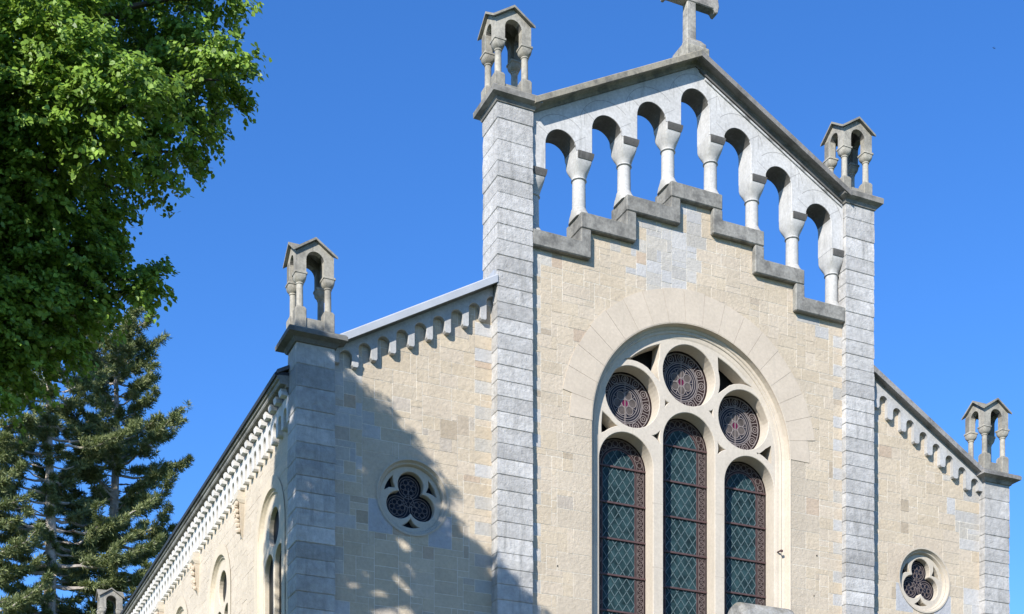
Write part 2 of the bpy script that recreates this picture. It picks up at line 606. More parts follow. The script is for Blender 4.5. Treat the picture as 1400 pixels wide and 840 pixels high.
for k in range(1, 7):
    zj = CAPZ[k] + .62
    joint(ag, [(CAPX[k], min(zj + .35, gtop(CAPX[k]) - .1)), (CAPX[k], zj)], .007)
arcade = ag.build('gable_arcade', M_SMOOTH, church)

def column(x, capz, stepz, parent, half=0):
    """slender shaft, block capital that flares to the depth of the wall, and a broad weathered base"""
    mb = MB()
    yc = .375
    def rect(hx, hy, z, x0=x):
        l, r_ = x0 - hx, x0 + hx
        if half < 0: l = max(l, -4.27)
        if half > 0: r_ = min(r_, 4.27)
        return [(l, yc - hy, z), (r_, yc - hy, z), (r_, yc + hy, z), (l, yc + hy, z)]
    h = capz
    lime = (.47, .465, .45)
    def ringr(hx, hy, z, p):                         # superellipse ring from round to square
        out = []
        for k in range(20):
            a = 2 * PI * k / 20
            ca, sa = math.cos(a), math.sin(a)
            px = x + hx * math.copysign(abs(ca) ** p, ca); py = yc + hy * math.copysign(abs(sa) ** p, sa)
            if half < 0: px = max(px, -4.27)
            if half > 0: px = min(px, 4.27)
            out.append((px, py, z))
        return out
    for ya_, yb_, sg in ((.10, .055, 1), (.65, .695, -1)):          # moulded impost on the two faces of the wall
        l = max(x - .19, -4.27) if half < 0 else x - .165
        r_ = min(x + .232, 4.27) if half > 0 else x + .232
        rows = [(h - .15, .012, .0), (h - .13, .02, .01), (h - .09, .03, .02), (h - .075, .034, .024), (h - .02, .045, .03), (h + .0, .045, .03), (h + .012, .02, .012)]
        mb.loft([[(l, ya_ + .03 * sg, z_), (r_ - .03 + e2, ya_ + .03 * sg, z_), (r_ - .03 + e2, ya_ - e1 * sg, z_), (l, ya_ - e1 * sg, z_)] for z_, e1, e2 in rows], (.10, .097, .092))
    mb.loft([ringr(.165, .165, h - .50, 1), ringr(.168, .175, h - .455, .95), ringr(.180, .205, h - .39, .75), ringr(.197, .245, h - .30, .45), ringr(.204, .268, h - .22, .22), ringr(.206, .276, h - .15, .12), ringr(.206, .276, h + .002, .1)], lime)
    mb.loft([ringr(.16, .16, h - .545, 1), ringr(.182, .182, h - .525, 1), ringr(.165, .165, h - .50, 1)], lime)
    zb = stepz
    mb.loft([ringr(.152, .152, h - .54, 1), ringr(.158, .158, zb + .20, 1)], lime)
    mb.loft([ringr(.16, .16, zb + .23, 1), ringr(.178, .18, zb + .20, 1), ringr(.18, .20, zb + .15, .9), ringr(.18, .24, zb + .08, .6), ringr(.17, .28, zb - .03, .4)], (.42, .41, .385))
    return mb.build('column', M_SMOOTH, parent, smooth=50)
for k in range(8):
    jj = [0, 1, 2, 3, 3, 2, 1, 0][k]
    stz = STEPZ[jj] + .365
    if k in (0, 7): stz = STEPZ[0] + .36
    column(CAPX[k] if k not in (0, 7) else math.copysign(4.12, CAPX[k]), CAPZ[k], stz, arcade, half=-1 if k == 0 else 1 if k == 7 else 0)

# raking cornice of the central gable, pier caps
DARK = (.20, .19, .17)
prof = [(.80, -.20), (YARC - .025, -.20), (YARC - .035, -.12), (YARC - .07, -.085), (-.13, -.085), (-.14, -.11), (-.195, -.115), (-.20, .01), (-.17, .035), (.80, .075)]
for s in (-1, 1):
    c = MB()
    path = [(s * 4.30, 24.43 - 4.30 * GT), (0, 24.43)]
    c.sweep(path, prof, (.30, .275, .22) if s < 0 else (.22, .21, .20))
    if s > 0:   # light moulding that runs under the right slope
        c.sweep([(4.2, gtop(4.2) - .13), (.25, gtop(.25) - .13)], [(YARC + .05, 0), (YARC - .035, 0), (YARC - .035, .05), (YARC + .05, .05)], (.5, .5, .5))
        c.sweep([(4.2, gtop(4.2) - .055), (.1, gtop(.1) - .055)], [(YARC + .05, 0), (YARC - .055, 0), (YARC - .055, .05), (YARC + .05, .05)], (.12, .12, .12))
    c.build('raking_cornice', M_DARKCOP, church)
for s in (-1, 1):
    a, b2 = sorted((s * 4.28, s * 5.14))
    c = MB()
    c.rectloft([(-.03, 21.98), (.03, 21.99), (.06, 22.07), (.145, 22.11), (.165, 22.12), (.17, 22.24), (.15, 22.265), (-.02, 22.29)], a, b2, .0, .81, (.25, .24, .22))
    c.build('pier_cap', M_DARKCOP, church)

# turrets (aedicules) on the piers: plinth with corner posts, four columns, arched canopy, cross-gabled roof
def turret(w, d):
    hw, hd = w / 2, d / 2
    T = (.37, .35, .30)
    mb = MB()
    for (x0, x1, y0, y1) in ((-hw + .03, hw - .03, -hd + .03, -hd + .20), (-hw + .03, hw - .03, hd - .20, hd - .03), (-hw + .03, -hw + .2, -hd + .2, hd - .2), (hw - .2, hw - .03, -hd + .2, hd - .2)):
        mb.box(x0, x1, y0, y1, 0, .27, tuple(q * .8 for q in T))
    for sx_ in (-1, 1):
        for sy in (-1, 1):
            cx, cy = sx_ * (hw - .125), sy * (hd - .125)
            mb.rectloft([(0, 0), (0, .44), (-.03, .50)], cx - .125, cx + .125, cy - .125, cy + .125, tint_k(T, rng.uniform(.75, .92)))
    base = mb.build('gable_turret', M_TURRET, None, bevel=.012)
    for sx_ in (-1, 1):
        for sy in (-1, 1):
            cx, cy = sx_ * (hw - .125), sy * (hd - .125)
            m = MB()
            n = 14
            def ring(h, z, p): return [(cx + h * math.copysign(abs(math.cos(2 * PI * k / n)) ** p, math.cos(2 * PI * k / n)), cy + h * math.copysign(abs(math.sin(2 * PI * k / n)) ** p, math.sin(2 * PI * k / n)), z) for k in range(n)]
            m.loft([ring(.085, .50, 1), ring(.078, .54, 1), ring(.074, .98, 1), ring(.09, .995, 1), ring(.09, 1.01, 1), ring(.083, 1.02, 1), ring(.108, 1.045, .85), ring(.126, 1.085, .5), ring(.131, 1.13, .3), ring(.132, 1.185, .2), ring(.145, 1.19, .1), ring(.145, 1.23, .1)], tuple(q * 1.08 for q in T))
            m.build('column', M_TURRET, base, smooth=45)
    # canopy: four gabled faces pierced by stilted arches
    m = MB()
    ze, zp, za = 1.66, 1.95, 1.23
    def face(half, rad):
        spring = 1.78 - rad - .06
        return [(-half, za), (-rad, za)] + [(-rad * math.cos(R(a)), spring + rad * 1.0 * math.sin(R(a))) for a in range(0, 181, 12)] + [(rad, za), (half, za), (half, ze), (0, zp), (-half, ze)]
    plate(m, [face(hw - .015, hw - .245)], 0, .16, lambda u, v, q: (u, -hd + .015 + q, v), tint=T, shade_crust=lambda p: p.z < ze - .02)
    plate(m, [face(hw - .015, hw - .245)], 0, .16, lambda u, v, q: (u, hd - .015 - q, v), tint=tint_k(T, .6), shade_crust=lambda p: p.z < ze - .02)  # back face darker: shade inside the canopy put into the tint
    plate(m, [face(hd - .018, hd - .245)], 0, .16, lambda u, v, q: (-hw + .018 + q, u, v), tint=T, shade_crust=lambda p: p.z < ze - .02)
    plate(m, [face(hd - .018, hd - .245)], 0, .16, lambda u, v, q: (hw - .018 - q, u, v), tint=tint_k(T, .6), shade_crust=lambda p: p.z < ze - .02)  # right face likewise carries the inner shade in its tint
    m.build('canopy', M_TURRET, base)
    # roof: cross gable as a height field over a plan grid, max of two gables
    m = MB()
    o = .06
    hx, hy = hw + o, hd + o
    sl = (zp - ze) / hw; sl2 = (zp - ze) / hd
    H = lambda x, y: max(zp - abs(x) * sl, zp - abs(y) * sl2) + .006
    nx = 12
    gx = [-hx + 2 * hx * i / nx for i in range(nx + 1)]; gy = [-hy + 2 * hy * i / nx for i in range(nx + 1)]
    vt = [(x, y, H(x, y) + .05) for y in gy for x in gx]; vb = [(x, y, H(x, y)) for y in gy for x in gx]
    n1 = (nx + 1) ** 2
    fs = []
    for j in range(nx):
        for i in range(nx):
            q = [j * (nx + 1) + i, j * (nx + 1) + i + 1, (j + 1) * (nx + 1) + i + 1, (j + 1) * (nx + 1) + i]
            # split along the valley diagonal
            if (i < nx / 2) == (j < nx / 2):
                fs += [(q[0], q[1], q[2]), (q[0], q[2], q[3])]
                fs += [(n1 + q[2], n1 + q[1], n1 + q[0]), (n1 + q[3], n1 + q[2], n1 + q[0])]
            else:
                fs += [(q[0], q[1], q[3]), (q[1], q[2], q[3])]
                fs += [(n1 + q[3], n1 + q[1], n1 + q[0]), (n1 + q[3], n1 + q[2], n1 + q[1])]
    per = [i for i in range(nx)] + [j * (nx + 1) + nx for j in range(nx)] + [nx * (nx + 1) + i for i in range(nx, 0, -1)] + [j * (nx + 1) for j in range(nx, 0, -1)]
    for a, b2 in zip(per, per[1:] + per[:1]):
        fs.append((a, n1 + a, n1 + b2, b2))
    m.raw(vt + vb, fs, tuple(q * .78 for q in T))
    m.build('roof', M_TURRET, base)
    return base
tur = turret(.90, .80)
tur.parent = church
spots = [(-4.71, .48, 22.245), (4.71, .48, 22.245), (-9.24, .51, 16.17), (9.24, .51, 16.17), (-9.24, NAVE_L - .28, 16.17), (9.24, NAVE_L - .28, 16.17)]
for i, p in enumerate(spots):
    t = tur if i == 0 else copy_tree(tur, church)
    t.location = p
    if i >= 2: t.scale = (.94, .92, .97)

# gable cross
c = MB()
CT = (.36, .345, .31)
c.rectloft([(.16, 24.36), (.16, 24.62), (.14, 24.66)], -.15, .15, .12, .62, (.40, .38, .32))
c.rectloft([(.12, 24.64), (.12, 24.76), (.02, 24.90)], -.15, .15, .15, .59, CT)
c.rectloft([(0, 24.88), (-.02, 25.0), (-.03, 26.95)], -.15, .15, .24, .50, CT)
c.prism([(-.13, 25.86), (-.60, 25.86), (-.66, 25.78), (-.72, 25.78), (-.76, 25.95), (-.72, 26.22), (-.13, 26.20), (.13, 26.20), (.72, 26.22), (.76, 25.95), (.72, 25.78), (.66, 25.78), (.60, 25.86), (.13, 25.86)], .245, .495, lambda u, v, d: (u, d, v), CT)
c.build('gable_cross', M_WEATHER, church, bevel=.02)

# ------------------------------------------------------------------ wing cornices and corbel friezes
def za(x): return 15.92 + (8.58 - abs(x)) * TAN
for s in (-1, 1):
    c = MB()
    zc = lambda x: za(5.16) - (abs(x) - 5.16) * .566
    prof = [(.62, .21), (.20, .21), (.17, .24), (.10, .24), (.05, .21), (.01, .205), (.0, .21), (.0, .35), (.02, .375), (.62, .44)]
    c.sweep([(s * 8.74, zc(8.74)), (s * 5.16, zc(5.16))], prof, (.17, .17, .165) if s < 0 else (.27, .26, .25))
    c.build('wing_cornice', M_DARKCOP, church)
    if s < 0:
        c = MB()
        c.sweep([(-8.76, zc(8.76)), (-5.135, zc(5.135))], [(-.004, .215), (-.022, .215), (-.022, .37), (.01, .40), (.64, .47), (.64, .445), (.015, .38), (-.004, .36)])
        c.build('zinc_flashing', M_ZINC, church)
        # upstand against the pier
        c = MB(); c.box(-5.20, -5.128, .05, .62, za(5.16) + .36, za(5.16) + .52); c.build('zinc_upstand', M_ZINC, church)
    # frieze: slab with hanging corbels between little arches
    f = MB()
    ar, pitch = .135, .423
    pts = []
    n = 9 if s < 0 else 8
    x_first = 8.555
    up = []
    def add(p): up.append((s * p[0], p[1]))
    x_end = 5.145
    add((8.835, za(8.835) - .30)); add((x_first + ar + .06, za(x_first) - .32)) if False else None
    up = []
    prev = 8.835
    zprev = za(x_first) - .30
    seq = []
    for i in range(9):
        xc = x_first - i * pitch
        top_ = za(xc); spring = top_ - ar
        corb = za(xc + pitch / 2) - .42
        if i == 0: seq += [(8.835, spring - .16), (xc + ar, spring - .16)]
        seq.append((xc + ar, spring))
        seq += [(xc + ar * math.cos(R(a)), spring + ar * math.sin(R(a))) for a in range(15, 166, 15)]
        seq.append((xc - ar, spring))
        nb = za(xc - pitch / 2) - .44
        xr = xc - pitch + ar
        if i < 8: seq += [(xc - ar, nb + .04), (xc - ar - .03, nb), (xr + .03, nb), (xr, nb + .04)]
        else: seq += [(x_end, spring)]
    poly = [(s * x, z_) for x, z_ in seq] + [(s * x_end, za(x_end) + .22), (s * 8.835, za(8.835) + .22)]
    plate(f, [poly], .20, .345, lambda u, v, d: (u, d, v), bevel=.01, tint=(.41, .41, .41))
    f.build('corbel_frieze', M_SMOOTH, church)
    # cap of the corner pier, with the cornice returning round it
    a, b2 = sorted((s * 8.82, s * 9.655))
    for yy0, yy1 in ((.12, .78), (NAVE_L - .7, NAVE_L + .12)):
        c = MB()
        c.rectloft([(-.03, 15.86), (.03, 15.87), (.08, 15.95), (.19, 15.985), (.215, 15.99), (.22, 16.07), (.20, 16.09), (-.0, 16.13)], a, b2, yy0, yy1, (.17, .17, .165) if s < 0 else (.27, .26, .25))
        if yy0 < 1:
            c.rectloft([(.185, 16.085), (.20, 16.10), (-.0, 16.19), (-.02, 16.20)], a, b2, yy0, yy1, WHITE, 1)
        c.build('pier_cap', [M_DARKCOP, M_ZINC], church)

# ------------------------------------------------------------------ the great window
SAND = (.50, .44, .36)
ring = MB()
nst = 19
for i in range(nst):
    a0, a1 = 180 * i / nst + .06, 180 * (i + 1) / nst - .06
    k = rng.uniform(.975, 1.02)
    ro = RV + rng.uniform(-.02, .02) - (.22 if i in (0, nst - 1) else 0)
    pts = arc(0, CZ, ro, a0, a1, 5) + arc(0, CZ, RO - .012, a1, a0, 5)
    ring.prism(pts, YW - .016, YW + .3, lambda u, v, d: (u, d, v), tuple(x * k for x in (.50, .43, .345)))
surround = ring
def archpath(r, n=44):
    return [(r, ZB)] + [(r, ZB + (CZ - ZB) * q / 6) for q in range(1, 6)] + arc(0, CZ, r, 0, 180, n) + [(-r, ZB + (CZ - ZB) * q / 6) for q in range(5, -1, -1)]
prof = [(2.735, .138), (2.722, .142), (2.712, .165), (2.69, .285), (2.66, .29), (2.635, .30), (2.62, .325), (2.60, .33), (2.58, .318), (2.555, .33), (2.548, .35), (2.47, .358), (2.43, .372), (2.42, .39), (2.42, .60), (2.735, .60)]
loops = [archpath(r) for r, y in prof]
for k in range(len(loops[0]) - 1):
    rr = rng.uniform(.96, 1.04)
    tint = tuple(x * rr for x in SAND)
    for q in range(len(prof) - 1):
        (r0, y0), (r1, y1) = prof[q], prof[q + 1]
        p = [loops[q][k], loops[q][k + 1], loops[q + 1][k + 1], loops[q + 1][k]]
        surround.poly([(p[0][0], y0, p[0][1]), (p[1][0], y0, p[1][1]), (p[2][0], y1, p[2][1]), (p[3][0], y1, p[3][1])], tint)

YT, YG = .37, .76
LX, LR = 1.70, .712
lights = [(-LX, 14.72, LR), (0, 15.47, LR), (LX, 14.72, LR)]
rounds = [(-1.53, 16.29, .715), (0, 17.07, .72), (1.53, 16.29, .715)]
tr = MB()
holes = [archpoly(cx, sp, r, ZB + .25, 28) for cx, sp, r in lights] + [circle(cx, cz, r, 44) for cx, cz, r in rounds]
# pierced spandrels: curved triangles along the frame and small ones in the middle
def tri(a, b2, c, bow=.0):
    out = []
    P = [a, b2, c]; ctr = (sum(p[0] for p in P) / 3, sum(p[1] for p in P) / 3)
    for i in range(3):
        p, q = P[i], P[(i + 1) % 3]
        for t in range(5):
            f = t / 5
            x, z_ = p[0] + (q[0] - p[0]) * f, p[1] + (q[1] - p[1]) * f
            w = bow * 4 * f * (1 - f)
            out.append((x + (ctr[0] - x) * w, z_ + (ctr[1] - z_) * w))
    return out
def spandrel(ang0, ang1, inner):
    o = [(2.35 * math.cos(R(a)), CZ + 2.35 * math.sin(R(a))) for a in np.linspace(ang0, ang1, 9)]
    return o + inner
for s in (1, -1):
    A = lambda lst: [(s * u, v) for u, v in lst]
    up = [(2.35 * math.cos(R(a)), CZ + 2.35 * math.sin(R(a))) for a in np.linspace(48, 70, 8)]
    up += [(.86 * math.cos(R(a)), 17.07 + .86 * math.sin(R(a))) for a in np.linspace(18, -18, 6)]
    up += [(1.53 + .86 * math.cos(R(a)), 16.29 + .86 * math.sin(R(a))) for a in np.linspace(118, 70, 6)]
    holes.append(A(up))
    lo = [(2.35 * math.cos(R(a)), CZ + 2.35 * math.sin(R(a))) for a in np.linspace(-3, 9, 5)]
    lo += [(1.53 + .85 * math.cos(R(a)), 16.29 + .85 * math.sin(R(a))) for a in np.linspace(-44, -62, 4)]
    lo += [(1.70 + .86 * math.cos(R(a)), 14.72 + .86 * math.sin(R(a))) for a in np.linspace(75, 48, 5)]
    holes.append(A(lo))
    holes.append(A(tri((.80, 15.62), (.80, 15.34), (1.0, 15.48), .25)))
    holes.append(A(tri((.56, 16.33), (.66, 16.22), (.66, 16.38), .2)))
outl = archpoly(0, CZ, 2.60, ZB, 48)
plate(tr, [outl] + holes, YT, YG - .02, lambda u, v, d: (u, d, v), bevel=.012, tint=(.50, .447, .375))
# stone joints
def vj(u, z0, z1, y): tr.box(u - .004, u + .004, y - .0015, y + .01, z0, z1, (.38, .33, .27))
for cx, cz, r in rounds:
    vj(cx, cz - r - .16, cz - r - .012, YT)
for u in (-.86, .86):
    for zz in (9.2, 10.9, 12.4, 13.9):
        tr.box(u - .14, u + .14, YT - .0015, YT + .01, zz, zz + .008, (.38, .33, .27))
window = tr.build('arched_window', M_CREAM, church)
surround.build('arch_surround', M_CREAM, window)
# dark backing behind the pierced spandrels
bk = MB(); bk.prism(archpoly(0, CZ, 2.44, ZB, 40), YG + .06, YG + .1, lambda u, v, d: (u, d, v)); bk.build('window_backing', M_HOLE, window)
sl = MB(); sl.prism([(YW - .12, ZB - .25), (.8, ZB - .25), (.8, ZB + .02), (.3, ZB + .0), (YW - .12, ZB - .12)], -2.9, 2.9, lambda u, v, d: (d, u, v), (.5, .45, .38)); sl.build('sill', M_CREAM, window)

def seg_strip(mb, a, b2, w, y, mat, h=.012):
    dx, dz = b2[0] - a[0], b2[1] - a[1]; l = math.hypot(dx, dz)
    if l < 1e-4: return
    nx, nz = -dz / l * w / 2, dx / l * w / 2
    mb.prism([(a[0] + nx, a[1] + nz), (b2[0] + nx, b2[1] + nz), (b2[0] - nx, b2[1] - nz), (a[0] - nx, a[1] - nz)], y - h, y + .002, lambda u, v, d: (u, d, v), WHITE, mat)
def ringstrip(mb, cx, cz, r, w, y, mat, n=20, a0=0, a1=360, h=.010):
    for k in range(n):
        b0, b1 = R(a0 + (a1 - a0) * k / n), R(a0 + (a1 - a0) * (k + 1) / n)
        q = [(cx + (r + e) * math.cos(b), cz + (r + e) * math.sin(b)) for b, e in ((b0, -w / 2), (b1, -w / 2), (b1, w / 2), (b0, w / 2))]
        mb.prism(q, y - h, y + .002, lambda u, v, d: (u, d, v), WHITE, mat)
def clip_seg(a, b2, E):
    t0, t1 = 0., 1.
    for nx, nz, d in E:
        fa = nx * a[0] + nz * a[1] - d; fb = nx * b2[0] + nz * b2[1] - d
        if fa > 0 and fb > 0: return None
        if fa > 0: t0 = max(t0, fa / (fa - fb))
        elif fb > 0: t1 = min(t1, fa / (fa - fb))
    if t1 - t0 < 1e-3: return None
    L = lambda t: (a[0] + (b2[0] - a[0]) * t, a[1] + (b2[1] - a[1]) * t)
    return L(t0), L(t1)

GM = [M_QUARRY, M_BORDER, M_LEAD, M_TRACE, M_BAR, M_MAUVE, M_RUBY, M_NAVY, M_ROSE, M_BLACK]
for (cx, sp, r) in lights:
    g = MB()
    zb = ZB + .2
    R_ = r + .03
    fm = lambda u, v, d: (u, d, v)
    g.prism(archpoly(cx, sp, R_, zb, 30), YG, YG + .02, fm, WHITE, 1)
    ri = r - .27
    inner = archpoly(cx, sp, ri, zb, 24)
    g.prism(inner, YG - .004, YG + .01, fm, WHITE, 0)
    E = edges(inner)
    # lead lattice
    dx, dz = .215, .305
    span = sp + ri - zb
    kk = -20
    for kk in range(-8, 60):
        for sg in (1, -1):
            x0 = cx - ri if sg > 0 else cx + ri
            z0 = zb + (kk + .5) * dz - 1.5
            a = (x0 - sg * .1, z0 - .1 * dz / dx); b2 = (x0 + sg * (2 * ri + .1), z0 + (2 * ri + .1) * dz / dx)
            cs = clip_seg(a, b2, E)
            if cs: seg_strip(g, cs[0], cs[1], .016, YG - .004, 2)
    # inner and outer border lines
    path = [(cx + ri, zb)] + arc(cx, sp, ri, 0, 180, 20) + [(cx - ri, zb)]
    for a, b2 in zip(path[:-1], path[1:]): seg_strip(g, a, b2, .03, YG - .004, 4, .014)
    for off, w, m_ in ((.055, .016, 3), (.235, .016, 3)):
        path = [(cx + ri + off, zb)] + arc(cx, sp, ri + off, 0, 180, 22) + [(cx - ri - off, zb)]
        for a, b2 in zip(path[:-1], path[1:]): seg_strip(g, a, b2, w, YG, m_, .010)
    # scrollwork of the border
    rm = ri + .145
    zz = zb + .1; q = 0
    while zz < sp:
        for s in (-1, 1):
            ringstrip(g, cx + s * rm, zz, .068, .017, YG, 3, 10, 0, 360)
            ringstrip(g, cx + s * (rm + .05 * (1 if q % 2 else -1)), zz + .085, .075, .015, YG, 3, 6, 90 if q % 2 else -90, 270 if q % 2 else 90)
        zz += .165; q += 1
    na = int(PI * rm / .165)
    for k in range(na + 1):
        a = PI * k / na
        ringstrip(g, cx + rm * math.cos(a), sp + rm * math.sin(a), .068, .017, YG, 3, 10)
    # saddle bars
    zt = sp + .02
    while zt > zb:
        g.box(cx - R_, cx + R_, YG - .045, YG - .016, zt - .02, zt + .02, WHITE, 4)
        zt -= .845
    g.build('lancet_glass', GM, window)
for (cx, cz, r) in rounds:
    g = MB()
    fm = lambda u, v, d: (u, d, v)
    g.prism(circle(cx, cz, r + .03, 36), YG, YG + .02, fm, WHITE, 1)
    g.prism(circle(cx, cz, .47, 30), YG - .003, YG + .01, fm, WHITE, 7)
    r0 = rng.uniform(0, 60)
    for k in range(6):
        a = R(60 * k + r0)
        g.prism(circle(cx + .2 * math.cos(a), cz + .2 * math.sin(a), .098, 14), YG - .006, YG + .01, fm, WHITE, 5)
        ringstrip(g, cx + .2 * math.cos(a), cz + .2 * math.sin(a), .10, .014, YG - .005, 8, 14)
        seg_strip(g, (cx + .1 * math.cos(a + .52), cz + .1 * math.sin(a + .52)), (cx + .34 * math.cos(a + .52), cz + .34 * math.sin(a + .52)), .012, YG - .004, 8)
    g.prism(circle(cx, cz, .085, 14), YG - .006, YG + .01, fm, WHITE, 6)
    for rr, w in ((.09, .014), (.33, .015), (.385, .012), (.44, .02), (.475, .014), (.67, .018)):
        ringstrip(g, cx, cz, rr, w, YG - .004, 8, 32)
    for k in range(12):
        a = R(30 * k)
        ringstrip(g, cx + .575 * math.cos(a), cz + .575 * math.sin(a), .088, .016, YG, 8, 12)
        ringstrip(g, cx + .575 * math.cos(a), cz + .575 * math.sin(a), .04, .013, YG, 8, 8)
        a += R(15)
        seg_strip(g, (cx + .49 * math.cos(a), cz + .49 * math.sin(a)), (cx + .66 * math.cos(a), cz + .66 * math.sin(a)), .016, YG, 8)
    seg_strip(g, (cx, cz - .67), (cx, cz + .67), .016, YG - .008, 8)
    g.build('roundel_glass', GM, window)
br = MB(); br.box(2.48, 2.515, .20, .42, 13.205, 13.235); br.box(2.475, 2.54, .18, .22, 13.18, 13.235); br.build('wall_bracket', M_BAR, church, bevel=.006)

# ------------------------------------------------------------------ trefoil windows
for s in (-1, 1):
    cx, cz = s * 7.0, 13.1
    m = MB()
    # moulded frame
    prof = [(.84, YWING - .022), (.80, YWING - .022), (.79, YWING + .0), (.775, YWING + .03), (.76, YWING + .05), (.74, YWING + .05), (.72, YWING + .075), (.715, YWING + .12), (.70, YWING + .15), (.70, YWING + .4), (.84, YWING + .4)]
    n = 48
    rings = [[(cx + r * math.cos(2 * PI * k / n), y, cz + r * math.sin(2 * PI * k / n)) for k in range(n)] for r, y in prof]
    m.loft(rings, (.44, .39, .32), caps=False)
    YTF = YWING + .13
    # trefoil outline
    tre = []
    d, rr = .30, .297
    for k in range(3):
        a = 90 + 120 * k
        x0, z0 = cx + d * math.cos(R(a)), cz + d * math.sin(R(a))
        tre += [(x0 + rr * math.cos(R(t)), z0 + rr * math.sin(R(t))) for t in np.linspace(a - 117, a + 117, 20)]
    hol = [tre]
    for k in range(3):
        a = 30 + 120 * k
        ap = lambda r, t: (cx + r * math.cos(R(t)), cz + r * math.sin(R(t)))
        a += 0
        tri_ = [ap(.42, a), ap(.52, a - 9)] + [ap(.62, a + q) for q in (-18, -9, 0, 9, 18)] + [ap(.53, a + 8)]
        hol.append(tri_)
    fr = MB()
    plate(fr, [circle(cx, cz, .72, 44)] + hol, YTF, YTF + .2, lambda u, v, d: (u, d, v), bevel=.012, tint=(.45, .405, .34))
    tw = fr.build('trefoil_window', M_CREAM, church)
    m.build('round_frame', M_CREAM, tw, smooth=35)
    g = MB()
    y = YTF + .16
    g.prism(circle(cx, cz, .69, 30), y, y + .02, lambda u, v, d: (u, d, v), WHITE, 9)
    for k in range(3):
        a = R(90 + 120 * k)
        x0, z0 = cx + .3 * math.cos(a), cz + .3 * math.sin(a)
        for rr, w in ((.24, .016), (.19, .012), (.07, .014)): ringstrip(g, x0, z0, rr, w, y, 3, 22)
        for q in range(6):
            t = R(60 * q)
            ringstrip(g, x0 + .125 * math.cos(t), z0 + .125 * math.sin(t), .055, .012, y, 3, 10)
        g.prism(circle(x0, z0, .06, 12), y - .003, y + .01, lambda u, v, d: (u, d, v), WHITE, 7)
        seg_strip(g, (cx, cz), (x0, z0), .014, y, 3)
    ringstrip(g, cx, cz, .12, .014, y, 8, 16)
    g.build('trefoil_glass', GM, tw)

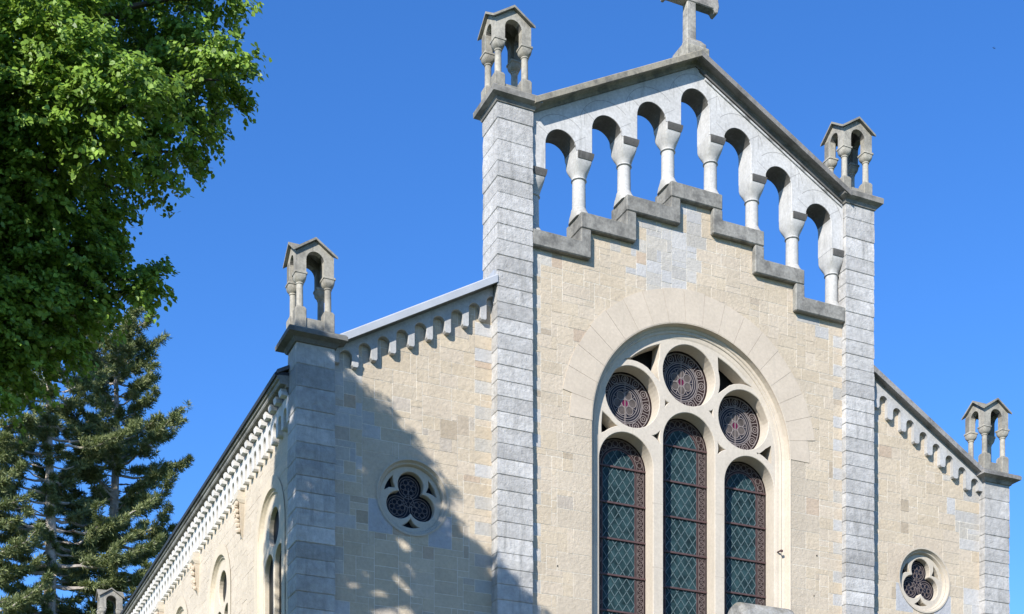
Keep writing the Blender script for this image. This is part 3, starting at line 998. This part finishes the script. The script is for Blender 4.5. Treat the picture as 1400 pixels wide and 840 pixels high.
# ------------------------------------------------------------------ nave flanks
XS = 9.55
WY = [2.62 + 4.93 * k for k in range(5)]
WTOP, WR = 13.62, 1.02
for s in (-1, 1):
    fmS = leftside(-XS) if s < 0 else rightside(XS)
    sw = MB()
    regs = [[(.5, 0), (NAVE_L - .6, 0), (NAVE_L - .6, 15.25), (.5, 15.25)]]
    hol = [archpoly(y, WTOP - WR, WR, 7.6, 20) for y in WY]
    blockwall(sw, .5, NAVE_L - .6, 0, 15.25, regs, hol, fmS, 61 + s, lambda u, v, r: tint_k((.56, .485, .385), r.uniform(.93, 1.03)), cu=.16, cv=.145, gap=.006)
    sw.build('side_wall', M_RUBBLE, church)
    for y in WY:
        m = MB()
        sp = WTOP - WR
        # moulded reveal
        prof = [(1.30, -.02), (1.03, -.02), (1.01, .02), (.99, .05), (.96, .04), (.94, .07), (.92, .085), (.86, .09), (.86, .42), (1.30, .42)]
        loops = [[(y + r, 7.6)] + arc(y, sp, r, 0, 180, 26) + [(y - r, 7.6)] for r, d in prof]
        for k in range(len(loops[0]) - 1):
            for q in range(len(prof) - 1):
                p = [(loops[q][k], prof[q][1]), (loops[q][k + 1], prof[q][1]), (loops[q + 1][k + 1], prof[q + 1][1]), (loops[q + 1][k], prof[q + 1][1])]
                m.poly([fmS(a[0], a[1], d) for a, d in p], (.56, .485, .375))
        t = MB()
        outl = [(y + .88, 7.6)] + arc(y, sp, .88, 0, 180, 30) + [(y - .88, 7.6)]
        hl = [archpoly(y - .43, 11.95, .37, 7.8, 16), archpoly(y + .43, 11.95, .37, 7.8, 16), circle(y, 12.83, .43, 28)]
        plate(t, [outl] + hl, .09, .34, fmS, bevel=.012, tint=(.56, .49, .39))
        sw_ = t.build('side_window', M_CREAM, church)
        m.build('moulded_reveal', M_CREAM, sw_)
        g = MB(); g.prism([(y + .9, 7.6)] + arc(y, sp, .9, 0, 180, 24) + [(y - .9, 7.6)], .20, .215, fmS); g.build('glass', M_DIM, sw_)
    # eaves: corona, dentils, arched frieze
    def X(v): return s * v
    e = MB()
    y0, y1 = .68, NAVE_L - .62
    pr = [(9.45, 15.14), (9.70, 15.14), (9.72, 15.18), (9.84, 15.19), (9.86, 15.22), (9.86, 15.27), (9.90, 15.28), (9.91, 15.36), (9.45, 15.40)]
    e.sweep_y(y0, y1, [(X(a), b2) for a, b2 in pr], (.30, .29, .27))
    e.build('eaves_cornice', M_DARKCOP, church)
    gt = MB(); gt.sweep_y(y0, y1, [(X(a), b2) for a, b2 in [(9.86, 15.365), (9.95, 15.33), (9.97, 15.39), (9.93, 15.42), (9.45, 15.47), (9.45, 15.41)]]); gt.build('gutter', M_GUTTER, church)
    d = MB(); yy = y0 + .06
    d.sweep_y(y0, y1, [(X(9.5), 14.985), (X(9.66), 14.985), (X(9.66), 15.139), (X(9.5), 15.139)], (.14, .135, .13))
    while yy < y1 - .3:
        d.prism([(yy, 14.985), (yy + .19, 14.985), (yy + .19, 15.02), (yy + .25, 15.07), (yy + .25, 15.137), (yy + .06, 15.137), (yy + .06, 15.09), (yy, 15.05)], 9.665, 9.80, lambda u, v, q: (X(q), u, v), (.62, .61, .59))
        yy += .42
    d.build('dentil_band', M_SMOOTH, church)
    f = MB()
    seq = []
    yy = y0; ar = .125
    seq.append((y0, 14.44))
    c0 = y0 + .25
    while c0 < y1 - .4:
        seq += [(c0 - ar - .03, 14.40), (c0 - ar, 14.44), (c0 - ar, 14.66)] + [(c0 - ar * math.cos(R(a)), 14.66 + ar * math.sin(R(a))) for a in range(15, 166, 15)] + [(c0 + ar, 14.66), (c0 + ar, 14.44), (c0 + ar + .03, 14.40)]
        c0 += .42
    seq += [(y1, 14.42), (y1, 14.98), (y0, 14.98)]
    plate(f, [seq], 9.53, 9.68, lambda u, v, q: (X(9.53 + 9.68 - q), u, v), bevel=.01, tint=(.60, .59, .57))
    f.build('corbel_frieze', M_SMOOTH, church)
    for y in [WY[k] + 2.47 for k in range(4)] + [WY[4] + 2.4]:
        c = MB()
        rr_ = random.Random(int(y * 10) + s)
        px = lambda v: X(v)
        def rect(hy, d_, z_): return [(X(9.52), y - hy, z_), (X(9.52 + d_), y - hy, z_), (X(9.52 + d_), y + hy, z_), (X(9.52), y + hy, z_)]
        c.loft([rect(.20, .16, 14.10), rect(.22, .24, 14.18), rect(.22, .24, 14.24), rect(.19, .20, 14.25), rect(.19, .20, 14.40)], (.50, .45, .37))
        c.loft([rect(.02, .04, 13.30), rect(.06, .09, 13.42), rect(.14, .13, 13.75), rect(.18, .16, 14.0), rect(.19, .17, 14.10)], (.48, .415, .33))
        for k in range(26):                          # carved leaves and knobs
            z_ = rr_.uniform(13.45, 14.1); sc = (z_ - 13.3) / .8
            yy_ = y + rr_.uniform(-.22, .22) * sc; q = 9.52 + .10 + .12 * sc
            rad = rr_.uniform(.035, .065)
            rings = [[(X(q + rad * math.sin(ph) * math.cos(2 * PI * t / 7) * 1.2), yy_ + rad * math.sin(ph) * math.sin(2 * PI * t / 7), z_ + rad * 1.3 * math.cos(ph)) for t in range(7)] for ph in (.15, .8, 1.57, 2.3, 3.0)]
            c.loft(rings, (.50, .42, .33))
        c.build('carved_corbel', M_CREAM, church)
# flank returns: clerestory, roofs, back wall
cl = MB()
for s in (-1, 1):
    a, b2 = sorted((s * 4.7, s * 5.1))
    cl.box(a, b2, .7, NAVE_L, 14, 18.3, (.5, .41, .3))
cl.prism([(-9.5, 0), (9.5, 0), (9.5, 15.2), (5.0, 17.4), (5.0, 18.2), (0, 20.3), (-5.0, 18.2), (-5.0, 17.4), (-9.5, 15.2)], NAVE_L - .5, NAVE_L - .1, lambda u, v, d: (u, d, v), (.5, .41, .3))
cl.build('back_wall', M_RUBBLE, church)
rf = MB()
for s in (-1, 1):
    rf.loft([[(s * 9.92, y, 15.38), (s * 5.1, y, 17.95), (s * 5.1, y, 18.03), (s * 9.92, y, 15.46)] for y in (.64, NAVE_L)])
    rf.loft([[(s * 5.3, y, 18.15), (0, y, 20.35), (0, y, 20.45), (s * 5.3, y, 18.25)] for y in (.72, NAVE_L)])
rf.build('roof', M_ROOF, church)

# gabled porch in front of the window, its round-topped ridge stone just reaching into the photograph
po = MB()
PZ = 9.2
def pgable(y0, y1, t): po.prism([(-3.2, 0), (-1.3, 0)] + [(-1.3, 3.2)] + arc(0, 3.2, 1.3, 180, 0, 16)[1:-1] + [(1.3, 3.2), (1.3, 0), (3.2, 0), (3.2, 6.6), (0, PZ), (-3.2, 6.6)], y0, y1, lambda u, v, d: (u, d, v), t)
plate(po, [[(-3.2, 0), (-1.3, 0), (-1.3, 3.2)] + arc(0, 3.2, 1.3, 180, 0, 16)[1:-1] + [(1.3, 3.2), (1.3, 0), (3.2, 0), (3.2, 6.6), (0, PZ), (-3.2, 6.6)]], -2.9, -2.3, lambda u, v, d: (u, d, v), tint=(.48, .42, .33))
for s in (-1, 1):
    po.box(s * 3.0 - .2, s * 3.0 + .2, -2.3, .15, 0, 6.5, (.48, .42, .33))
porch = po.build('porch', M_CREAM, church)
cp = MB()
for s in (-1, 1):
    cp.loft([[(s * 3.5, y, 6.35), (0, y, PZ + .02), (0, y, PZ + .22), (s * 3.5, y, 6.55)] for y in (-3.45, .14)], (.3, .29, .27))
cp.build('roof', M_WEATHER, porch)
CAPZ_ = 10.60
cp = MB()
cp.box(-.40, .40, -2.9, -2.35, PZ + .1, CAPZ_ - .12, (.34, .335, .32))
nn = 14
def capring(x, k): return [(x, -2.62 + k * .36 * math.cos(PI * t / nn), CAPZ_ - .15 + k * .36 * math.sin(PI * t / nn)) for t in range(nn + 1)]
cp.loft([capring(-.72, .80), capring(-.66, .97), capring(-.6, 1), capring(.6, 1), capring(.66, .97), capring(.72, .80)], (.36, .355, .34))
cp.build('ridge_stone', M_WEATHER, porch, smooth=40)

# ------------------------------------------------------------------ trees
def leafmat(name, dark, light, trans, rough=.45, spec=.35):
    m, nt, b = newmat(name)
    at = N(nt, 'ShaderNodeAttribute', attribute_name='tint')
    sp = N(nt, 'ShaderNodeSeparateColor'); nt.links.new(at.outputs['Color'], sp.inputs[0])
    c = ramp(nt, sp.outputs[0], 0., 1., dark, light)
    nt.links.new(c, b.inputs['Base Color'])
    b.inputs['Roughness'].default_value = rough
    b.inputs['Specular IOR Level'].default_value = spec
    tr_ = N(nt, 'ShaderNodeBsdfTranslucent')
    nt.links.new(mix(nt, .6, c, (.22, .34, .03)), tr_.inputs['Color'])
    ms = N(nt, 'ShaderNodeMixShader'); ms.inputs[0].default_value = trans
    nt.links.new(b.outputs[0], ms.inputs[1]); nt.links.new(tr_.outputs[0], ms.inputs[2])
    nt.links.new(ms.outputs[0], nt.nodes['Material Output'].inputs['Surface'])
    return m
M_LEAF = leafmat('linden_leaf', (.05, .105, .016), (.30, .46, .07), .36)
M_NEEDLE = leafmat('pine_needle', (.055, .08, .032), (.27, .30, .125), .14, .55, .3)
M_BARK = plain('linden_bark', (.09, .075, .06), .95, bump=.8, nscale=9, var=.35)
M_PBARK = plain('pine_bark', (.36, .315, .27), .95, bump=.9, nscale=5, var=.4)
M_TWIG = plain('dead_twig', (.13, .11, .09), .95)

def facemesh(name, V, tint, mat, parent, n):
    """V: (count, n, 3) array of n-gons, tint: (count,)"""
    cnt = len(V)
    me = bpy.data.meshes.new(name)
    me.vertices.add(cnt * n); me.loops.add(cnt * n); me.polygons.add(cnt)
    me.vertices.foreach_set('co', V.reshape(-1).astype(np.float32))
    me.loops.foreach_set('vertex_index', np.arange(cnt * n, dtype=np.int32))
    me.polygons.foreach_set('loop_start', np.arange(0, cnt * n, n, dtype=np.int32))
    ca = me.color_attributes.new('tint', 'FLOAT_COLOR', 'CORNER')
    c = np.ones((cnt * n, 4), np.float32); c[:, :3] = np.repeat(tint, n)[:, None]
    ca.data.foreach_set('color', c.reshape(-1))
    me.materials.append(mat); me.update(); me.validate()
    o = bpy.data.objects.new(name, me); COL.objects.link(o); o.parent = parent
    return o

def limb(mb, pts, radii, n=7):
    rings = []
    for i, p in enumerate(pts):
        p = Vector(p)
        d = (Vector(pts[min(i + 1, len(pts) - 1)]) - Vector(pts[max(i - 1, 0)])).normalized()
        a = d.orthogonal().normalized(); b_ = d.cross(a)
        # keep a stable frame
        ref = Vector((1, .13, .07)); a = (ref - d * ref.dot(d)); a = a.normalized() if a.length > .1 else d.orthogonal().normalized(); b_ = d.cross(a)
        rings.append([tuple(p + (a * math.cos(2 * PI * k / n) + b_ * math.sin(2 * PI * k / n)) * radii[i]) for k in range(n)])
    mb.loft(rings)

def unit(nr, k):
    v = nr.normal(size=(k, 3)); return v / np.linalg.norm(v, axis=1)[:, None]

# ---- the linden: spray-like clumps of hanging leaves on curved limbs
LIN = Vector((-16.6, -5.6, 0))
lind = empty('linden_tree', LIN)
tag(lind, 'tall leafy linden with bright green foliage at upper left, nearer than the conifers', 'tree')
CL = [(-13.2,-6.49,16.9,0.75),(-12.94,-7.13,16.06,0.55),(-13.45,-6.35,16.04,0.85),(-13.45,-6.40,15.25,0.48),(-13.61,-5.73,17.53,1.0),(-13.75,-6.26,14.8,0.33),(-12.9,-7.0,17.4,0.35),
 (-15.56,-7.59,15.59,0.9),(-15.02,-8.05,14.94,0.75),(-14.33,-8.47,14.67,0.45),(-15.75,-7.50,14.66,0.9),(-14.90,-7.89,14.29,0.65),(-15.50,-7.06,14.12,0.8),(-15.14,-7.45,16.27,0.8),
 (-14.80,-5.73,14.62,0.7),(-14.5,-5.92,14.2,0.34),(-15.38,-6.02,13.60,0.9),(-14.7,-5.83,13.65,0.5),(-14.06,-6.29,13.18,0.4),(-13.95,-6.53,12.9,0.15),(-15.07,-6.16,12.66,0.6),(-15.74,-6.41,12.35,0.7),(-14.7,-5.85,12.7,0.35),(-15.80,-6.05,11.62,0.5),(-15.18,-6.11,11.99,0.4),
 (-14.2,-6.3,18.2,.8),(-13.5,-6.6,17.9,.5),(-15.4,-5.9,18.4,.9),(-16.6,-5.4,18.9,1.1),(-14.9,-6.0,19.3,1.0),(-15.6,-5.8,19.9,1.1),(-16.3,-5.5,20.4,1.0),(-16.9,-5.3,20.2,1.0),(-17.6,-5.0,19.2,1.1),(-18.0,-4.8,17.0,1.2),(-15.6,-6.6,17.4,1.1),(-16.4,-6.0,18.0,1.2),(-16.8,-6.4,16.6,1.3),(-16.5,-7.2,15.3,1.1),(-17.6,-6.2,15.4,1.2),(-17.2,-6.8,14.0,1.1),(-16.6,-6.4,13.0,.9),(-18.2,-5.2,13.8,1.1),(-17.4,-5.4,12.4,.9),(-15.9,-5.3,16.0,1.2),(-14.7,-5.4,16.2,1.0),(-15.9,-4.6,14.2,1.0),(-16.8,-4.6,15.6,1.2),(-16.3,-6.6,12.1,.6),
 (-14.2,-6.7,15.6,.55),(-14.1,-5.6,16.9,.8),
 (-15.6,-6.3,12.9,.8),(-16.2,-6.6,13.9,.9),(-16.0,-6.3,11.9,.6),(-15.3,-5.9,13.0,.6),(-16.4,-6.2,11.2,.6),(-15.0,-6.5,13.3,.6),(-16.3,-6.9,14.7,.9),(-15.2,-5.6,19.9,0.7),(-16.4,-5.4,21.0,0.7),
 (-17.8,-8.2,14.3,1.2),(-17.2,-8.0,13.3,1.0),(-18.3,-8.6,13.0,1.2),(-17.7,-8.4,15.4,.9),(-18.4,-8.2,11.9,1.1),(-15.6,-8.2,17.9,.8),(-14.9,-8.0,18.1,.6),(-16.3,-8.0,17.9,.8)]  # last row: unseen lobes added to shade the foliage in view
nr = np.random.default_rng(5)
GAPS = [(-5.35, 7.35, .38), (-4.95, 7.30, .34), (-4.55, 7.15, .28), (-5.6, 7.9, .16), (-4.85, 8.9, .12), (-6.6, 10.4, .13), (-4.95, 8.1, .13), (-6.45, 8.6, .10)]
tk = MB()
limb(tk, [(0, 0, -.2), (0, 0, .4), (.05, .05, 3), (-.05, 0, 7), (.1, -.1, 11), (.2, -.2, 15), (.1, -.1, 18.6)], [.62, .46, .36, .31, .26, .17, .05], 12)
Vs, Ts = [], []
for (x, y, z, r) in CL:
    c = np.array([x - LIN.x, y - LIN.y, z])
    hz = min(18.3, max(6.5, z - .7 - .22 * math.hypot(c[0], c[1])))
    b0 = Vector((.1, -.1, hz)); b3 = Vector(c)
    mid = (b0 + b3) / 2 + Vector((rng.uniform(-.3, .3), rng.uniform(-.3, .3), .35))
    limb(tk, [b0, b0.lerp(mid, .5) + Vector((0, 0, .15)), mid, mid.lerp(b3, .6) + Vector((0, 0, .1)), b3], [.11, .085, .06, .035, .012], 6)
    nt_ = int(56 * (r / .8) ** 2) + 10
    for k in range(nt_):
        d = unit(nr, 1)[0]
        rad = r * .9 * (nr.random() ** .45)
        p0 = c + d * rad * np.array([1., 1., .8])
        out = d * np.array([1, 1, .25]); out[2] -= .12
        out = out / np.linalg.norm(out)
        L = nr.uniform(.22, .5)
        m = int(nr.integers(38, 60))
        t = nr.random(m)
        side = np.cross(out, [0, 0, 1.]); side /= max(1e-6, np.linalg.norm(side))
        pos = p0 + out * (t * L)[:, None] + side * (nr.normal(size=m) * .085)[:, None]
        pos[:, 2] += -.35 * (t * L) ** 2 + nr.normal(size=m) * .045
        nm = np.array([-.25, -.2, .75]) * .75 + out * .5 + nr.normal(size=(m, 3)) * .38
        nm /= np.linalg.norm(nm, axis=1)[:, None]
        ax = out * .6 + side * nr.uniform(-1, 1, m)[:, None] + np.array([0, 0, -.45])
        ax -= nm * np.sum(ax * nm, axis=1)[:, None]; ax /= np.linalg.norm(ax, axis=1)[:, None]
        bx = np.cross(nm, ax)
        s_ = nr.uniform(.028, .048, m)[:, None]
        q = np.stack([pos - ax * s_, pos - ax * s_ * .55 + bx * s_ * .75, pos + ax * s_ * .2 + bx * s_ * .7, pos + ax * s_ * 1.15, pos + ax * s_ * .2 - bx * s_ * .7, pos - ax * s_ * .55 - bx * s_ * .75], axis=1)
        Vs.append(q); Ts.append(np.clip(nr.normal(.5, .22, m) + nr.normal(0, .12), 0, 1))
tk.build('trunk', M_BARK, lind, smooth=60)
LV, LT = np.concatenate(Vs), np.concatenate(Ts)
ctr = LV.mean(axis=1) + np.array([LIN.x, LIN.y, 0])
lw = .646 * ctr[:, 0] - .763 * ctr[:, 1]
lh = ctr[:, 2] + .5818 * (.763 * ctr[:, 0] + .646 * ctr[:, 1])
keep = np.ones(len(ctr), bool)
for gw, gh, gr in GAPS:                              # openings between the boughs that let sun flecks through
    dw, dh = lw - gw, lh - gh
    dd = np.hypot(dw + .5 * dh, dh * .8) / gr + .35 * np.sin(7 * lw + 5 * lh) * np.cos(9 * lh - 4 * lw)
    keep &= ~((dd < 1) & (nr.random(len(ctr)) < .97))
facemesh('crown', LV[keep], LT[keep], M_LEAF, lind, 6)

# ---- conifers behind the church
def conifer(name, label, x, y, h, z0, rbase, lean, seed, dens=1.0, tuft=.29, top_r=.9, gap=False):
    nr = np.random.default_rng(seed)
    root = empty(name, (x, y, 0))
    tag(root, label, 'conifer', 'conifers behind the church')
    tk = MB()
    zs = np.linspace(0, h, 14)
    px = lean * (zs / h) + .10 * np.sin(zs * .5 + seed); py = .1 * np.cos(zs * .43 + seed)
    rad = .50 * (1 - zs / h) ** .8 + .03
    limb(tk, [(a, b_, z) for a, b_, z in zip(px, py, zs)], list(rad), 10)
    Vs, Ts = [], []
    z = z0
    while z < h - .2:
        f = (z - z0) / (h - z0)
        nb = int(nr.integers(3, 6))
        aoff = nr.random() * 2 * PI
        for k in range(nb):
            a = aoff + 2 * PI * k / nb + nr.normal() * .3
            L = (rbase * (1 - f) ** .55 + top_r * f) * nr.uniform(.55, 1.12)
            if nr.random() < .1: L *= .5
            to_cam = math.atan2(-29 - y, -18 - x)
            if gap and z < h - 4 and abs((a - to_cam + PI) % (2 * PI) - PI) < 1.05: L = min(L, .6) * nr.uniform(.4, 1)
            bx, by = np.interp(z, zs, px), np.interp(z, zs, py)
            rise = nr.uniform(-.12, .28) + .35 * f
            n = 9
            pts = []
            for i in range(n + 1):
                t = i / n
                pts.append(np.array([bx + math.cos(a) * L * t, by + math.sin(a) * L * t, z + L * (rise * t - .28 * t * (1 - t) * 1.6 + .10 * t * t)]))
            pts = np.array(pts); pts[1:] += nr.normal(size=(n, 3)) * .05 * L / 3
            limb(tk, [tuple(p) for p in pts], [.075 * (1 - .9 * i / n) * max(.5, L / 4) + .006 for i in range(n + 1)], 5)
            # side shoots with brushes of needles
            ns = int(dens * (8 + L * 13))
            for q in range(ns):
                t = nr.uniform(.22, 1.) ** .75
                i = min(n - 1, int(t * n)); p = pts[i] + (pts[i + 1] - pts[i]) * (t * n - i)
                sa = a + nr.choice([-1, 1]) * nr.uniform(.35, 1.25)
                sl = (.22 + .95 * (1 - t)) * nr.uniform(.25, 1.) * min(1., L / 3)
                e = p + np.array([math.cos(sa) * sl, math.sin(sa) * sl, nr.uniform(-.05, .22) * sl + .03])
                dirn = np.array([math.cos(sa), math.sin(sa), .35]); dirn /= np.linalg.norm(dirn)
                for w in range(2 if sl > .3 else 1):
                    c = e if w == 0 else p + (e - p) * .55
                    m = 24
                    d = dirn * .75 + nr.normal(size=(m, 3)) * .62 + np.array([0, 0, .12])
                    d /= np.linalg.norm(d, axis=1)[:, None]
                    s_ = np.cross(d, unit(nr, m)); s_ /= np.linalg.norm(s_, axis=1)[:, None]
                    ln = tuft * nr.uniform(.6, 1.1, m)[:, None]; wd = .011 + .013 * nr.random((m, 1))
                    st = c - dirn * .06 + nr.normal(size=(m, 3)) * .035
                    V = np.stack([st - s_ * wd * .6, st + d * ln * .55 - s_ * wd, st + d * ln, st + d * ln * .55 + s_ * wd], axis=1)
                    Vs.append(V); Ts.append(np.clip(nr.normal(.45, .25, m) + (.2 if nr.random() < .25 else 0), 0, 1))
        z += nr.uniform(.32, .6)
    # bare broken twigs low on the stem
    for k in range(14):
        zz = nr.uniform(z0 - 3, z0 + (h - z0) * .5); a = nr.random() * 2 * PI; L = nr.uniform(.8, 2.6)
        p = np.array([np.interp(zz, zs, px), np.interp(zz, zs, py), zz])
        limb(tk, [tuple(p), tuple(p + np.array([math.cos(a) * L * .5, math.sin(a) * L * .5, .1 * L])), tuple(p + np.array([math.cos(a) * L, math.sin(a) * L, -.1 * L]))], [.04, .025, .006], 5)
    tk.build('trunk', M_PBARK, root, smooth=60)
    facemesh('crown', np.concatenate(Vs), np.concatenate(Ts), M_NEEDLE, root, 4)
    return root
conifer('conifer', 'tall pine with a pale bare trunk showing, behind the church roof eaves', -10.6, 35.7, 33.0, 15.5, 5.2, .3, 3, gap=True)
conifer('conifer', 'pine at the left edge of the photo, left of the tall pale trunked one', -13.4, 34.0, 30.5, 14.5, 3.8, -.3, 8, gap=True)
conifer('conifer', 'dark dense pine closest to the church eaves, right of the tall pale trunked one', -7.3, 38.8, 34.5, 13., 4.6, .2, 12, dens=1.1)

# ---- one bird far up in the sky
b_ = MB()
B = Vector((89.8, 86.7, 103.5))
rings = []
for t, r in ((-.22, .004), (-.16, .02), (-.05, .05), (.06, .055), (.14, .035), (.2, .004)):
    rings.append([(t, r * math.cos(2 * PI * k / 8), r * math.sin(2 * PI * k / 8)) for k in range(8)])
b_.loft(rings)
for s in (-1, 1):
    b_.loft([[(-.05, s * .03, .02), (.09, s * .03, .02), (.09, s * .03, .035), (-.05, s * .03, .035)], [(-.03, s * .22, .10), (.08, s * .22, .11), (.08, s * .22, .118), (-.03, s * .22, .11)], [(-.06, s * .42, .03), (-.02, s * .42, .03), (-.02, s * .42, .034), (-.06, s * .42, .034)]])
b_.poly([(-.2, -.02, 0), (-.34, -.07, 0), (-.34, .07, 0), (-.2, .02, 0)])
bo = b_.build('bird', M_GUTTER); bo.location = B; bo.scale = (.5, .5, .5)
bo.rotation_euler = (.5, .2, .8)
tag(bo, 'tiny dark bird flying high in the clear sky at upper right', 'bird')
